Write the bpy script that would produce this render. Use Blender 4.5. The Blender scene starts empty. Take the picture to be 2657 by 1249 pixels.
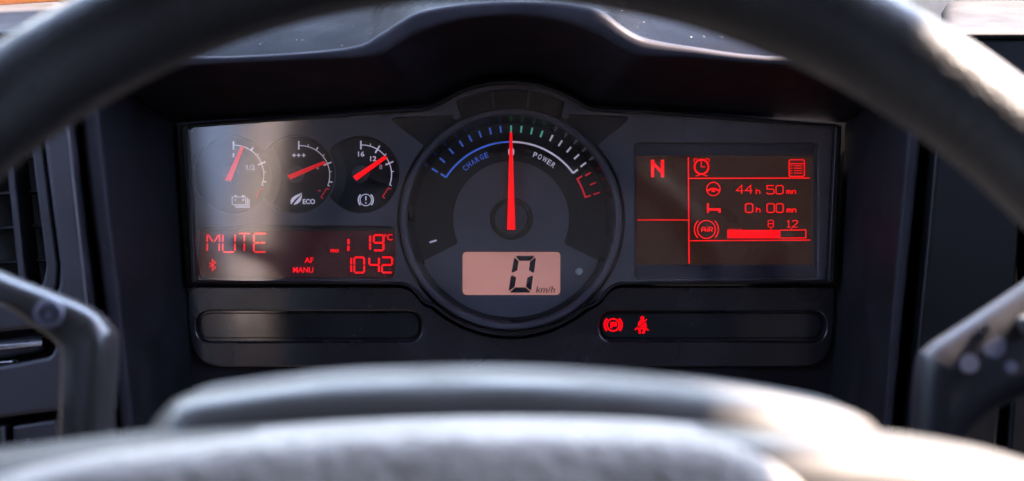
import bpy, bmesh, math, random
from mathutils import Vector, Matrix
random.seed(7)
scene = bpy.context.scene

# ------------------------------------------------------------------ camera, world, sun, exposure
S, D = 0.00025, 0.95                 # metres per photo pixel on the cluster plane, camera distance
PITCH = math.radians(-25)            # the dial faces lean back, the driver looks down on them
M = Matrix.Translation((0, 0, 1.2)) @ Matrix.Rotation(PITCH, 4, 'X')

cam = bpy.data.cameras.new('camera')
camera = bpy.data.objects.new('camera', cam)
scene.collection.objects.link(camera)
camera.matrix_world = M @ Matrix.Translation((0, -D, 0)) @ Matrix.Rotation(math.radians(90), 4, 'X')
cam.sensor_width = 36
cam.lens = 36 * D / (2657 * S)
cam.clip_start, cam.clip_end = 0.02, 5000
cam.dof.use_dof = True
cam.dof.focus_distance = D
cam.dof.aperture_fstop = 6.6
scene.camera = camera

SUN_AZ, SUN_EL = math.radians(60), math.radians(48)      # azimuth from straight ahead (+Y) towards the right (+X)
world = bpy.data.worlds.new('World'); scene.world = world; world.use_nodes = True
wn = world.node_tree.nodes; wl = world.node_tree.links
bg = wn['Background']
sky = wn.new('ShaderNodeTexSky'); sky.sky_type = 'NISHITA'; sky.sun_disc = False
sky.sun_elevation = SUN_EL; sky.sun_rotation = SUN_AZ
sky.altitude = 100; sky.air_density = 1.0; sky.dust_density = 0.2; sky.ozone_density = 1.8
wl.new(sky.outputs[0], bg.inputs[0]); bg.inputs[1].default_value = 0.15

sl = bpy.data.lights.new('sun', 'SUN'); sl.energy = 4.0; sl.angle = math.radians(1.2); sl.color = (1, 0.985, 0.965)
sun = bpy.data.objects.new('sun', sl); scene.collection.objects.link(sun)
sdir = Vector((math.sin(SUN_AZ) * math.cos(SUN_EL), math.cos(SUN_AZ) * math.cos(SUN_EL), math.sin(SUN_EL)))
sun.rotation_euler = sdir.to_track_quat('Z', 'Y').to_euler()
sun.location = (2, 1, 4)

vs = scene.view_settings
vs.view_transform = 'Standard'; vs.look = 'None'; vs.gamma = 1; vs.exposure = 4.4; vs.use_curve_mapping = False
vs.use_white_balance = True; vs.white_balance_temperature = 8000; vs.white_balance_tint = 22   # camera set for open shade
cy = scene.cycles
cy.use_denoising = True; cy.max_bounces = 8; cy.transparent_max_bounces = 24
cy.sample_clamp_indirect = 6; cy.caustics_reflective = False; cy.caustics_refractive = False

# ------------------------------------------------------------------ helpers
def K(y): return S * (D + y) / D
def P(px, py, y=0.0):
    k = K(y); return Vector(((px - 1328.5) * k, y, (624.5 - py) * k))

def c1(x, y): return (470 + .2147 * x, 300 + .2147 * y)
def c2(x, y): return (680 + .19823 * x, 330 + .19823 * y)
def c3(x, y): return (500 + .21351 * x, 570 + .21351 * y)
def c4(x, y): return (1040 + .3303 * x, 280 + .3303 * y)
def c5(x, y): return (1040 + .23126 * x, 600 + .23126 * y)
def c6(x, y): return (1640 + .3055 * x, 360 + .3055 * y)
def c7(x, y): return (1540 + .24845 * x, 790 + .24845 * y)
def cv(f, pts): return [f(*p) for p in pts]

# ---- materials
def nodes(name):
    m = bpy.data.materials.new(name); m.use_nodes = True
    return m, m.node_tree.nodes, m.node_tree.links, m.node_tree.nodes['Principled BSDF']

def plastic(name, col, rough=.45, grain=2500, bump=.15, dust=0.0, spec=.5, var=.25, rough_var=.12, depth=.0003):
    m, n, l, b = nodes(name)
    tc = n.new('ShaderNodeTexCoord')
    nz = n.new('ShaderNodeTexNoise'); nz.inputs['Scale'].default_value = grain; nz.inputs['Detail'].default_value = 2
    l.new(tc.outputs['Object'], nz.inputs['Vector'])
    bp = n.new('ShaderNodeBump'); bp.inputs['Strength'].default_value = bump; bp.inputs['Distance'].default_value = depth
    l.new(nz.outputs['Fac'], bp.inputs['Height']); l.new(bp.outputs[0], b.inputs['Normal'])
    big = n.new('ShaderNodeTexNoise'); big.inputs['Scale'].default_value = 28; big.inputs['Detail'].default_value = 5
    l.new(tc.outputs['Object'], big.inputs['Vector'])
    mr = n.new('ShaderNodeMapRange'); mr.inputs[1].default_value = .3; mr.inputs[2].default_value = .7
    mr.inputs[3].default_value = 1 - var; mr.inputs[4].default_value = 1 + var
    l.new(big.outputs['Fac'], mr.inputs[0])
    mul = n.new('ShaderNodeVectorMath'); mul.operation = 'SCALE'; mul.inputs[0].default_value = col
    l.new(mr.outputs[0], mul.inputs['Scale'])
    out = mul.outputs[0]
    rr_ = n.new('ShaderNodeMapRange'); rr_.inputs[1].default_value = .3; rr_.inputs[2].default_value = .7
    rr_.inputs[3].default_value = max(.02, rough - rough_var); rr_.inputs[4].default_value = rough + rough_var
    l.new(big.outputs['Fac'], rr_.inputs[0]); l.new(rr_.outputs[0], b.inputs['Roughness'])
    if dust > 0:
        out = add_dust(n, l, tc, out, dust)
    l.new(out, b.inputs['Base Color'])
    b.inputs['Specular IOR Level'].default_value = spec
    return m

def dust_mask(n, l, tc, amount, scale=420):
    vo = n.new('ShaderNodeTexVoronoi'); vo.inputs['Scale'].default_value = scale
    l.new(tc.outputs['Object'], vo.inputs['Vector'])
    wn_ = n.new('ShaderNodeTexWhiteNoise'); l.new(vo.outputs['Position'], wn_.inputs['Vector'])
    thr = n.new('ShaderNodeMath'); thr.operation = 'MULTIPLY_ADD'      # radius per speck, most of them zero
    l.new(wn_.outputs['Value'], thr.inputs[0]); thr.inputs[1].default_value = .9; thr.inputs[2].default_value = amount - .9
    lt = n.new('ShaderNodeMath'); lt.operation = 'LESS_THAN'
    l.new(vo.outputs['Distance'], lt.inputs[0]); l.new(thr.outputs[0], lt.inputs[1])
    return lt.outputs[0]

def add_dust(n, l, tc, colour_out, amount):
    f = dust_mask(n, l, tc, amount)
    mx = n.new('ShaderNodeMix'); mx.data_type = 'RGBA'
    l.new(f, mx.inputs[0]); l.new(colour_out, mx.inputs[6]); mx.inputs[7].default_value = (.34, .32, .29, 1)
    return mx.outputs[2]

def paint(name, col, rough=.5, spec=.3):
    m, n, l, b = nodes(name)
    tc = n.new('ShaderNodeTexCoord'); nz = n.new('ShaderNodeTexNoise'); nz.inputs['Scale'].default_value = 900
    l.new(tc.outputs['Object'], nz.inputs['Vector'])
    mr = n.new('ShaderNodeMapRange'); mr.inputs[3].default_value = .88; mr.inputs[4].default_value = 1.08
    l.new(nz.outputs['Fac'], mr.inputs[0])
    mul = n.new('ShaderNodeVectorMath'); mul.operation = 'SCALE'; mul.inputs[0].default_value = col
    l.new(mr.outputs[0], mul.inputs['Scale']); l.new(mul.outputs[0], b.inputs['Base Color'])
    b.inputs['Roughness'].default_value = rough; b.inputs['Specular IOR Level'].default_value = spec
    return m

def glow(name, col, strength, base=(.3, .01, .01), scale=160, lo=.85, hi=1.12):
    m, n, l, b = nodes(name)
    tc = n.new('ShaderNodeTexCoord'); nz = n.new('ShaderNodeTexNoise'); nz.inputs['Scale'].default_value = scale
    l.new(tc.outputs['Object'], nz.inputs['Vector'])
    mr = n.new('ShaderNodeMapRange'); mr.inputs[3].default_value = strength * lo; mr.inputs[4].default_value = strength * hi
    l.new(nz.outputs['Fac'], mr.inputs[0]); l.new(mr.outputs[0], b.inputs['Emission Strength'])
    b.inputs['Base Color'].default_value = (*base, 1); b.inputs['Emission Color'].default_value = (*col, 1)
    b.inputs['Roughness'].default_value = .5; b.inputs['Specular IOR Level'].default_value = .2
    return m

def lens_material():
    m = bpy.data.materials.new('clear cover'); m.use_nodes = True
    n = m.node_tree.nodes; l = m.node_tree.links; n.clear()
    o = n.new('ShaderNodeOutputMaterial'); tr = n.new('ShaderNodeBsdfTransparent'); gl = n.new('ShaderNodeBsdfGlossy')
    tr.inputs[0].default_value = (.97, .97, .98, 1); gl.inputs['Roughness'].default_value = .08
    lw = n.new('ShaderNodeLayerWeight'); lw.inputs['Blend'].default_value = .5
    pw = n.new('ShaderNodeMath'); pw.operation = 'POWER'; l.new(lw.outputs['Facing'], pw.inputs[0]); pw.inputs[1].default_value = 5
    ma = n.new('ShaderNodeMath'); ma.operation = 'MULTIPLY_ADD'; l.new(pw.outputs[0], ma.inputs[0]); ma.inputs[1].default_value = .6; ma.inputs[2].default_value = .029
    mx = n.new('ShaderNodeMixShader'); l.new(ma.outputs[0], mx.inputs[0]); l.new(tr.outputs[0], mx.inputs[1]); l.new(gl.outputs[0], mx.inputs[2])
    df = n.new('ShaderNodeBsdfDiffuse'); df.inputs[0].default_value = (.35, .34, .32, 1)
    tc = n.new('ShaderNodeTexCoord'); f = dust_mask(n, l, tc, .10, 520)
    sc_ = n.new('ShaderNodeMath'); sc_.operation = 'MULTIPLY'; l.new(f, sc_.inputs[0]); sc_.inputs[1].default_value = .5
    mx2 = n.new('ShaderNodeMixShader'); l.new(sc_.outputs[0], mx2.inputs[0]); l.new(mx.outputs[0], mx2.inputs[1]); l.new(df.outputs[0], mx2.inputs[2])
    l.new(mx2.outputs[0], o.inputs[0])
    return m

MAT = dict(
    panel=plastic('charcoal grained plastic', (.044, .040, .050), .42, 3000, .30, .06, spec=.28),
    recess=plastic('recess floor plastic', (.013, .0125, .016), .5, 2800, .2, .05, spec=.12),
    frame=plastic('black frame plastic', (.006, .006, .007), .42, 2500, .12, .05, spec=.25),
    lower=plastic('lower panel plastic', (.006, .0055, .009), .26, 2500, .06, .08, spec=.5, rough_var=.05),
    dial=plastic('dial face black', (.008, .0078, .0095), .55, 2600, .12, .05, var=.1, spec=.15),
    plate=plastic('raised dial plate', (.052, .048, .057), .42, 2800, .25, .06, var=.1, spec=.25),
    wall=plastic('gloss black gauge wall', (.006, .006, .008), .22, 2000, .05),
    hub=plastic('needle hub black', (.030, .029, .034), .4, 2000, .1, .06, spec=.3),
    smoke=plastic('smoked warning strip', (.012, .012, .014), .12, 900, .01, .12, rough_var=.04, spec=.35),
    screen=plastic('display glass dark', (.010, .006, .005), .3, 900, .02, .05, rough_var=.05, spec=.08),
    screenmask=plastic('display mask', (.024, .023, .036), .5, 2500, .1, .05, spec=.15),
    radio=plastic('radio display window', (.016, .007, .010), .3, 900, .02, .05, rough_var=.05, spec=.08),
    hood=plastic('hood black plastic', (.0080, .0074, .0100), .6, 1800, .3, .03, spec=.12),
    lip=plastic('binnacle lip plastic', (.018, .0165, .021), .55, 1800, .25, .10, spec=.06),
    dashshade=plastic('dashboard plastic in shade', (.0022, .0020, .0026), .5, 1800, .25, .05, spec=.15),  # darker copy of the dashboard plastic, right-hand shade put into its colour
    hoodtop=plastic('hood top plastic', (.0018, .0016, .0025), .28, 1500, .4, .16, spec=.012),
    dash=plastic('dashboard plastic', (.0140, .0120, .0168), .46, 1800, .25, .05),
    dashtop=plastic('dash top grey plastic', (.034, .033, .033), .45, 1800, .2, .06, spec=.03),
    ventblack=plastic('vent interior black', (.004, .004, .005), .6, 1500, .1),
    slat=plastic('vent slat black', (.020, .019, .026), .45, 1500, .1),
    leather=plastic('rim leather', (.0022, .0020, .0021), .46, 500, .9, 0, var=.2, spec=.30, depth=.0008),
    hubpad=plastic('airbag cover grey', (.30, .268, .232), .6, 170, 1.0, 0, var=.3, spec=.3, depth=.0035),
    hubtrim=plastic('hub trim grey', (.038, .0355, .033), .42, 1500, .1, 0, var=.06, spec=.20),
    stalk=plastic('stalk grey', (.019, .0172, .0175), .32, 1500, .15, 0, var=.1, spec=.45),
    stalkdark=plastic('wiper stalk dark', (.0065, .006, .008), .45, 1500, .15, 0, var=.1, spec=.25),
    white=glow('dial print white', (.80, .82, 1), .012, (.72, .72, .80)),
    dimwhite=paint('dial print dim', (.50, .50, .54)),
    blue=glow('dial print blue', (.06, .24, 1), .010, (.06, .20, .82)),
    green=glow('dial print green', (.06, .9, .5), .010, (.10, .62, .42)),
    redprint=glow('dial print red', (1, .03, .04), .014, (.72, .03, .04)),
    lcdink=paint('lcd segment dark', (.010, .011, .016), .35),
    icon=paint('stalk symbol white', (.075, .075, .10)),
    chrome=plastic('satin silver bar', (.42, .42, .44), .28, 1500, .05, 0, spec=.8),
    button=plastic('clear odometer button', (.20, .22, .22), .12, 900, .02, 0, spec=.8),
    needle=glow('lit needle red', (1, .004, .004), .040, (.65, .01, .01)),
    needle_dim=glow('small needle red', (1, .01, .01), .022, (.7, .015, .015)),
    red=glow('red display segment', (1, 0, .002), .058, (.3, .01, .01), 45, .55, 1.35),
    lcd=glow('backlit lcd', (1, .50, .46), .0150, (.18, .10, .095), 22, .62, 1.4),
    mirrorbeige=plastic('mirrored upright beige', (.42, .345, .30), .9, 700, .3, 0, spec=.1),
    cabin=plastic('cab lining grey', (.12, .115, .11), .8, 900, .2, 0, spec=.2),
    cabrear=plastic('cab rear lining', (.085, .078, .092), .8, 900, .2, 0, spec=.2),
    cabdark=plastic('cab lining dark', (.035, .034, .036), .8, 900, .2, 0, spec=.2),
    sill=plastic('windscreen sill pale', (.52, .45, .36), .7, 400, .2, 0),
    asphalt=plastic('yard asphalt', (.09, .085, .08), .9, 40, .2, 0, spec=.2),
    orange=plastic('orange paint', (.75, .16, .01), .35, 400, .05, 0),
    lens=lens_material(),
)
for nm, c, st in (('screen', (1, .46, .33), .0010), ('radio', (1, .25, .28), .0009)):      # backlight leaking through the dark displays
    b_ = MAT[nm].node_tree.nodes['Principled BSDF']; b_.inputs['Emission Color'].default_value = (*c, 1); b_.inputs['Emission Strength'].default_value = st
MAT['chrome'].node_tree.nodes['Principled BSDF'].inputs['Metallic'].default_value = .8

# ---- object making: everything is drawn in the cluster's own frame (x right, y away from the camera, z up)
def link(name, mesh, parent=None):
    o = bpy.data.objects.new(name, mesh); scene.collection.objects.link(o)
    if parent is not None: o.parent = parent
    return o

def add(name, mesh, mat, parent=None, smooth=None, label=None):
    mesh.name = name
    mesh.materials.clear(); mesh.materials.append(MAT[mat])
    o = link(name, mesh, parent)
    if smooth is not None:
        mesh.polygons.foreach_set('use_smooth', [True] * len(mesh.polygons))
        if smooth < 180:
            mesh.set_sharp_from_angle(angle=math.radians(smooth))
    if label: o['label'] = label
    return o

def thing(name, label, cat, group=None):
    o = link(name, None); o['label'] = label; o['category'] = cat
    if group: o['group'] = group
    return o

def raw(verts, faces):
    me = bpy.data.meshes.new('m'); me.from_pydata([tuple(v) for v in verts], [], faces); me.validate(); me.update()
    return me

def fix_normals(me):
    bm = bmesh.new(); bm.from_mesh(me); bmesh.ops.recalc_face_normals(bm, faces=bm.faces); bm.to_mesh(me); bm.free(); return me

def slab_mesh(loops, yf, thick, bevel=0.0, res=2):
    k = K(yf)
    cu = bpy.data.curves.new('c', 'CURVE'); cu.dimensions = '2D'; cu.fill_mode = 'BOTH'
    for lp in loops:
        sp = cu.splines.new('POLY'); sp.points.add(len(lp) - 1); sp.use_cyclic_u = True
        for q, (x, y) in zip(sp.points, lp):
            q.co = ((x - 1328.5) * k, (624.5 - y) * k, 0, 1)
    bevel = min(bevel, thick * .49)
    cu.extrude = thick / 2 - bevel; cu.bevel_depth = bevel; cu.bevel_resolution = res; cu.offset = -bevel
    o = bpy.data.objects.new('c', cu); scene.collection.objects.link(o)
    me = bpy.data.meshes.new_from_object(o)
    bpy.data.objects.remove(o); bpy.data.curves.remove(cu)
    me.transform(Matrix.Translation((0, yf + thick / 2, 0)) @ Matrix.Rotation(math.radians(90), 4, 'X'))
    return me

def slab(name, loops, yf, thick, mat, parent=None, bevel=0.0, res=2, label=None, smooth=40):
    return add(name, slab_mesh(loops, yf, thick, bevel, res), mat, parent, smooth, label)

def circle(cx, cy_, r, n=96): return [(cx + r * math.cos(2 * math.pi * i / n), cy_ + r * math.sin(2 * math.pi * i / n)) for i in range(n)]
def arc(cx, cy_, r, a0, a1, n=24):
    """angles in degrees, clockwise from straight up"""
    return [(cx + r * math.sin(math.radians(a0 + (a1 - a0) * i / n)), cy_ - r * math.cos(math.radians(a0 + (a1 - a0) * i / n))) for i in range(n + 1)]

def rounded(pts, r, n=6):
    out = []
    m = len(pts)
    rs = r if isinstance(r, (list, tuple)) else [r] * m
    for i in range(m):
        p0, p1, p2 = Vector(pts[i - 1]), Vector(pts[i]), Vector(pts[(i + 1) % m])
        a, b = (p0 - p1), (p2 - p1)
        rad = rs[i]
        if rad <= 0: out.append(tuple(p1)); continue
        la, lb = a.length, b.length; a.normalize(); b.normalize()
        ang = a.angle(b)
        if ang > math.radians(176): out.append(tuple(p1)); continue
        d = min(rad / math.tan(ang / 2), la * .48, lb * .48)
        q0, q1 = p1 + a * d, p1 + b * d
        for j in range(n + 1):
            t = j / n
            out.append(tuple(q0 * (1 - t) ** 2 + p1 * 2 * t * (1 - t) + q1 * t * t))
    return out

def rrect(x0, y0, x1, y1, r, n=6): return rounded([(x0, y0), (x1, y0), (x1, y1), (x0, y1)], r, n)

def smooth_line(pts, n=6, closed=False):
    """Catmull-Rom through the points"""
    out = []; m = len(pts)
    rng = range(m if closed else m - 1)
    for i in rng:
        p = [Vector(pts[(i + d) % m]) if closed else Vector(pts[min(max(i + d, 0), m - 1)]) for d in (-1, 0, 1, 2)]
        for j in range(n):
            t = j / n
            out.append(tuple(.5 * ((2 * p[1]) + (p[2] - p[0]) * t + (2 * p[0] - 5 * p[1] + 4 * p[2] - p[3]) * t * t + (3 * p[1] - p[0] - 3 * p[2] + p[3]) * t ** 3)))
    if not closed: out.append(tuple(pts[-1]))
    return out

def strokes_mesh(lines, w, yf, thick=.0004):
    """ribbons of width w (px) along each polyline: real little prisms. A line may be (pts, width) and 'closed' when its ends meet"""
    V, F = [], []
    for ln in lines:
        ww = w
        if isinstance(ln, tuple) and len(ln) == 2 and isinstance(ln[1], (int, float)) and not isinstance(ln[0], (int, float)): ln, ww = ln
        pts = [Vector(p) for p in ln]
        closed = (pts[0] - pts[-1]).length < 1e-4 and len(pts) > 3
        if closed: pts = pts[:-1]
        m = len(pts); L, R = [], []
        for i in range(m):
            if closed: a, b = pts[i - 1], pts[(i + 1) % m]
            else: a, b = pts[max(i - 1, 0)], pts[min(i + 1, m - 1)]
            d0 = (pts[i] - a); d1 = (b - pts[i])
            if d0.length < 1e-9: d0 = d1
            if d1.length < 1e-9: d1 = d0
            d0 = d0.normalized(); d1 = d1.normalized()
            n0 = Vector((-d0.y, d0.x)); n1 = Vector((-d1.y, d1.x)); nn = n0 + n1
            if nn.length < 1e-6: nn = n0
            nn.normalize(); s = min(1 / max(nn.dot(n0), .35), 2.2)
            L.append(pts[i] + nn * s * ww / 2); R.append(pts[i] - nn * s * ww / 2)
        b0 = len(V)
        for q in L: V.append(P(q.x, q.y, yf))
        for q in R: V.append(P(q.x, q.y, yf))
        for q in L: V.append(P(q.x, q.y, yf) + Vector((0, thick, 0)))
        for q in R: V.append(P(q.x, q.y, yf) + Vector((0, thick, 0)))
        seg = range(m) if closed else range(m - 1)
        for i in seg:
            j = (i + 1) % m
            F.append((b0 + i, b0 + m + i, b0 + m + j, b0 + j))
            F.append((b0 + 2 * m + i, b0 + i, b0 + j, b0 + 2 * m + j))
            F.append((b0 + m + i, b0 + 3 * m + i, b0 + 3 * m + j, b0 + m + j))
        if not closed:
            F.append((b0, b0 + 2 * m, b0 + 3 * m, b0 + m))
            F.append((b0 + m - 1, b0 + 2 * m - 1, b0 + 4 * m - 1, b0 + 3 * m - 1))
    return fix_normals(raw(V, F))

def strokes(name, lines, w, yf, mat, parent, thick=.0004, label=None):
    return add(name, strokes_mesh(lines, w, yf, thick), mat, parent, None, label)

def polys(name, plist, yf, mat, parent, thick=.0004, label=None):
    """several filled outlines as one printed mark"""
    bm = bmesh.new()
    for pl in plist:
        me = slab_mesh([pl], yf, thick); bm.from_mesh(me); bpy.data.meshes.remove(me)
    me = bpy.data.meshes.new('m'); bm.to_mesh(me); bm.free()
    return add(name, me, mat, parent, None, label)

def text_mesh(s, w, h, shear=0.0, bold=0.0):
    cu = bpy.data.curves.new('t', 'FONT'); cu.body = s; cu.size = 1; cu.shear = shear; cu.offset = bold; cu.resolution_u = 4
    cu.fill_mode = 'FRONT'; cu.extrude = .01
    o = bpy.data.objects.new('t', cu); scene.collection.objects.link(o)
    bpy.context.view_layer.update()
    me = bpy.data.meshes.new_from_object(o.evaluated_get(bpy.context.evaluated_depsgraph_get()))
    bpy.data.objects.remove(o); bpy.data.curves.remove(cu)
    xs = [v.co.x for v in me.vertices]; ys = [v.co.y for v in me.vertices]
    x0, x1, y0, y1 = min(xs), max(xs), min(ys), max(ys)
    for v in me.vertices:
        v.co.x = ((v.co.x - x0) / (x1 - x0) - .5) * w; v.co.y = ((v.co.y - y0) / (y1 - y0) - .5) * h
    return me

def text(name, s, cx, cy_, w, h, yf, mat, parent, rot=0, shear=0.0, bold=0.0):
    me = text_mesh(s, w * K(yf), h * K(yf), shear, bold)
    for v in me.vertices: v.co.z *= .02
    me.transform(Matrix.Translation(P(cx, cy_, yf)) @ Matrix.Rotation(math.radians(rot), 4, 'Y') @ Matrix.Rotation(math.radians(90), 4, 'X'))
    return add(name, me, mat, parent)

def lathe(name, prof, cx, cy_, mat, parent, seg=128, smooth=40, cap=False, label=None):
    V, F = [], []; m = len(prof)
    for i in range(seg):
        a = 2 * math.pi * i / seg
        for r, y in prof: V.append(P(cx + r * math.cos(a), cy_ + r * math.sin(a), y))
    for i in range(seg):
        j = (i + 1) % seg
        for q in range(m - 1): F.append((i * m + q, j * m + q, j * m + q + 1, i * m + q + 1))
    if cap: F.append(tuple(i * m + m - 1 for i in range(seg)))
    return add(name, fix_normals(raw(V, F)), mat, parent, smooth, label)

def loft(rows, closed=False):
    """rows of equal-length Vector lists -> quads"""
    m = len(rows[0]); V = [p for r in rows for p in r]; F = []
    for a in range(len(rows) - 1):
        for i in range(m if closed else m - 1):
            j = (i + 1) % m
            F.append((a * m + i, a * m + j, (a + 1) * m + j, (a + 1) * m + i))
    return raw(V, F)

def box_px(x0, y0, x1, y1, yf, yb):
    return slab_mesh([[(x0, y0), (x1, y0), (x1, y1), (x0, y1)]], yf, yb - yf, .0004)

GLYPH = {  # stroke font on a unit box, y down
    '0': [[(.2, 0), (.8, 0), (1, .12), (1, .88), (.8, 1), (.2, 1), (0, .88), (0, .12), (.2, 0)]],
    '1': [[(.05, .22), (.5, 0), (.5, 1)], [(0, 1), (1, 1)]],
    '2': [[(0, .2), (.2, 0), (.8, 0), (1, .15), (1, .32), (0, 1), (1, 1)]],
    '4': [[(.78, 1), (.78, 0), (0, .62), (1, .62)]],
    '5': [[(.95, 0), (.03, 0), (.03, .42), (.8, .42), (1, .55), (1, .88), (.8, 1), (.15, 1), (0, .85)]],
    '8': [[(.2, 0), (.8, 0), (1, .12), (1, .38), (.8, .5), (.2, .5), (0, .38), (0, .12), (.2, 0)],
          [(.2, .5), (.8, .5), (1, .62), (1, .88), (.8, 1), (.2, 1), (0, .88), (0, .62), (.2, .5)]],
    'h': [[(0, -.0), (0, 1)], [(0, .55), (.35, .32), (.8, .36), (1, .55), (1, 1)]],
    'm': [[(0, 1), (0, 0)], [(0, .2), (.25, 0), (.5, .2), (.5, 1)], [(.5, .2), (.78, 0), (1, .25), (1, 1)]],
    'n': [[(0, 1), (0, 0)], [(0, .25), (.4, 0), (.85, .08), (1, .35), (1, 1)]],
    'A': [[(0, 1), (0, .3), (.25, 0), (.75, 0), (1, .3), (1, 1)], [(0, .58), (1, .58)]],
    'i': [[(.5, .3), (.5, 1)], [(.5, -.12), (.5, .08)]],
    'R': [[(0, 1), (0, 0), (.75, 0), (1, .15), (1, .42), (.75, .55), (0, .55)], [(.5, .55), (1, 1)]],
}
def glyphs(f, items):
    out = []
    for ch, x0, y0, x1, y1 in items:
        for ln in GLYPH[ch]: out.append([f(x0 + (x1 - x0) * a, y0 + (y1 - y0) * b) for a, b in ln])
    return out

SEG7 = {'0': 'abcdef', '1': 'bc', '2': 'abged', '4': 'fgbc', '9': 'abcdfg'}
def seven(ch, x0, y0, x1, y1, f, gap=6):
    ym = (y0 + y1) / 2; g = gap
    s = {'a': [(x0 + g, y0), (x1 - g, y0)], 'd': [(x0 + g, y1), (x1 - g, y1)], 'g': [(x0 + g, ym), (x1 - g, ym)],
         'f': [(x0, y0 + g), (x0, ym - g)], 'b': [(x1, y0 + g), (x1, ym - g)], 'e': [(x0, ym + g), (x0, y1 - g)], 'c': [(x1, ym + g), (x1, y1 - g)]}
    return [cv(f, s[q]) for q in SEG7[ch]]

# ================================================================== THE DASHBOARD (large structure first)
CX, CY = 1326, 569                       # centre of the big dial in photo pixels
FRONT = -.112                            # depth of the binnacle lip
dash = thing('dashboard', 'dark plastic truck dashboard with a deep hooded binnacle around the instruments', 'dashboard')

# binnacle tunnel: matched points at the back (round the cluster) and at the front opening
back = [(500, 1010), (489, 860), (484, 740), (470, 520), (460, 335), (474, 318), (700, 303), (980, 279), (1108, 271), (1141, 256), (1195, 226), (1250, 209), (1320, 202),
        (1390, 207), (1444, 224), (1498, 250), (1531, 271), (1553, 275), (1680, 280), (1950, 302), (2178, 318), (2192, 335), (2184, 520), (2172, 740), (2169, 860), (2150, 1010)]
front = [(360, 1240), (338, 1000), (312, 760), (282, 500), (256, 240), (285, 192), (600, 168), (900, 155), (983, 147), (1030, 119), (1086, 88), (1190, 57), (1319, 44),
         (1448, 57), (1551, 93), (1610, 127), (1654, 147), (1700, 151), (1800, 154), (1990, 170), (2320, 192), (2358, 240), (2340, 500), (2317, 760), (2298, 1000), (2280, 1240)]
lipout = [(325, 1240), (301, 1000), (268, 760), (231, 500), (203, 200), (215, 150), (600, 146), (900, 124), (985, 88), (1035, 56), (1090, 28), (1190, 10), (1319, 2),
          (1448, 6), (1551, 24), (1612, 66), (1656, 92), (1703, 106), (1800, 122), (1990, 146), (2370, 160), (2398, 240), (2376, 500), (2350, 760), (2326, 1000), (2306, 1240)]
n_in = 4
B, Fp, Lp = [smooth_line(q, n_in) for q in (back, front, lipout)]
rows = []
for t in [i / 10 for i in range(11)]:
    y = .004 + (FRONT + .006 - .004) * t
    rows.append([P(*(Vector(b).lerp(Vector(f), t)), y) for b, f in zip(B, Fp)])
add('binnacle_tunnel', loft(rows), 'hood', dash, 60)
# lip: rounded front band
rows = []
for t, dy in ((0, .006), (.04, .0035), (.12, .001), (.3, 0), (.7, 0), (.88, .0012), (.96, .004), (1, .0075)):
    rows.append([P(*(Vector(f).lerp(Vector(o), t)), FRONT + dy) for f, o in zip(Fp, Lp)])
add('binnacle_lip', loft(rows), 'lip', dash, 60)
# top of the hood, running away from the lip and level in the cab
i0, i1 = 5 * n_in, 20 * n_in
TAN = math.tan(math.radians(25))
rows = []
for t in [i / 12 for i in range(13)]:
    r = []
    for o in Lp[i0:i1 + 1]:
        p = P(*o, FRONT + .0075)
        arch = math.exp(-((o[0] - 1320) / 330) ** 2)
        dy = .26 * t
        r.append(p + Vector((0, dy, dy * TAN * (.75 + .25 * t) - .018 * arch * math.sin(t * math.pi) + .012 * (1 - (1 - min(t * 4, 1)) ** 2))))
    rows.append(r)
add('hood_top', loft(rows), 'hoodtop', dash, 60)
for nm, sl_ in (('post_side', slice(0, 5 * n_in + 1)), ('post_side', slice(20 * n_in, None))):
    rows = [[P(*o, FRONT + .0075 + d) for o in Lp[sl_]] for d in (0, .03, .07)]
    add(nm, loft(rows), 'hood', dash, 60)

# side panels of the dashboard
vent_hole = rounded([(-420, 300), (108, 300), (113, 375), (154, 690), (150, 772), (-420, 830)], [0, 10, 0, 20, 45, 0])
bar_hole = rounded([(-420, 905), (-60, 868), (138, 848), (140, 905), (130, 925), (60, 940), (-420, 1020)], [0, 0, 14, 12, 20, 0, 0])
switch_hole = [(-420, 1105), (-20, 1088), (152, 1066), (170, 1400), (-420, 1420)]
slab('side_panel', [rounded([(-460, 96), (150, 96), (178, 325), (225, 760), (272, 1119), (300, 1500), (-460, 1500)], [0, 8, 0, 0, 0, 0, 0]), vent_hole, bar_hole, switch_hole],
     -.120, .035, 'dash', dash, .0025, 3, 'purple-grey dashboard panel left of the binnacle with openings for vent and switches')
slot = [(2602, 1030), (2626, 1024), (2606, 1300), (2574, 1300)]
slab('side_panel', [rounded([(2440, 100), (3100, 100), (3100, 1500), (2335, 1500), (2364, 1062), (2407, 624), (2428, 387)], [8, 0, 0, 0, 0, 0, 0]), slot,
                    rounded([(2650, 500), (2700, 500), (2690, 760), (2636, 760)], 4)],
     -.120, .035, 'dashshade', dash, .0025, 3, 'plain dashboard panel, coloured as if in shade, right of the binnacle')
slab('panel_backing', [[(-460, 280), (300, 280), (330, 1500), (-460, 1500)]], -.060, .01, 'ventblack', dash)
slab('panel_backing', [[(2330, 100), (3100, 100), (3100, 1500), (2300, 1500)]], -.080, .01, 'ventblack', dash)

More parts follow.
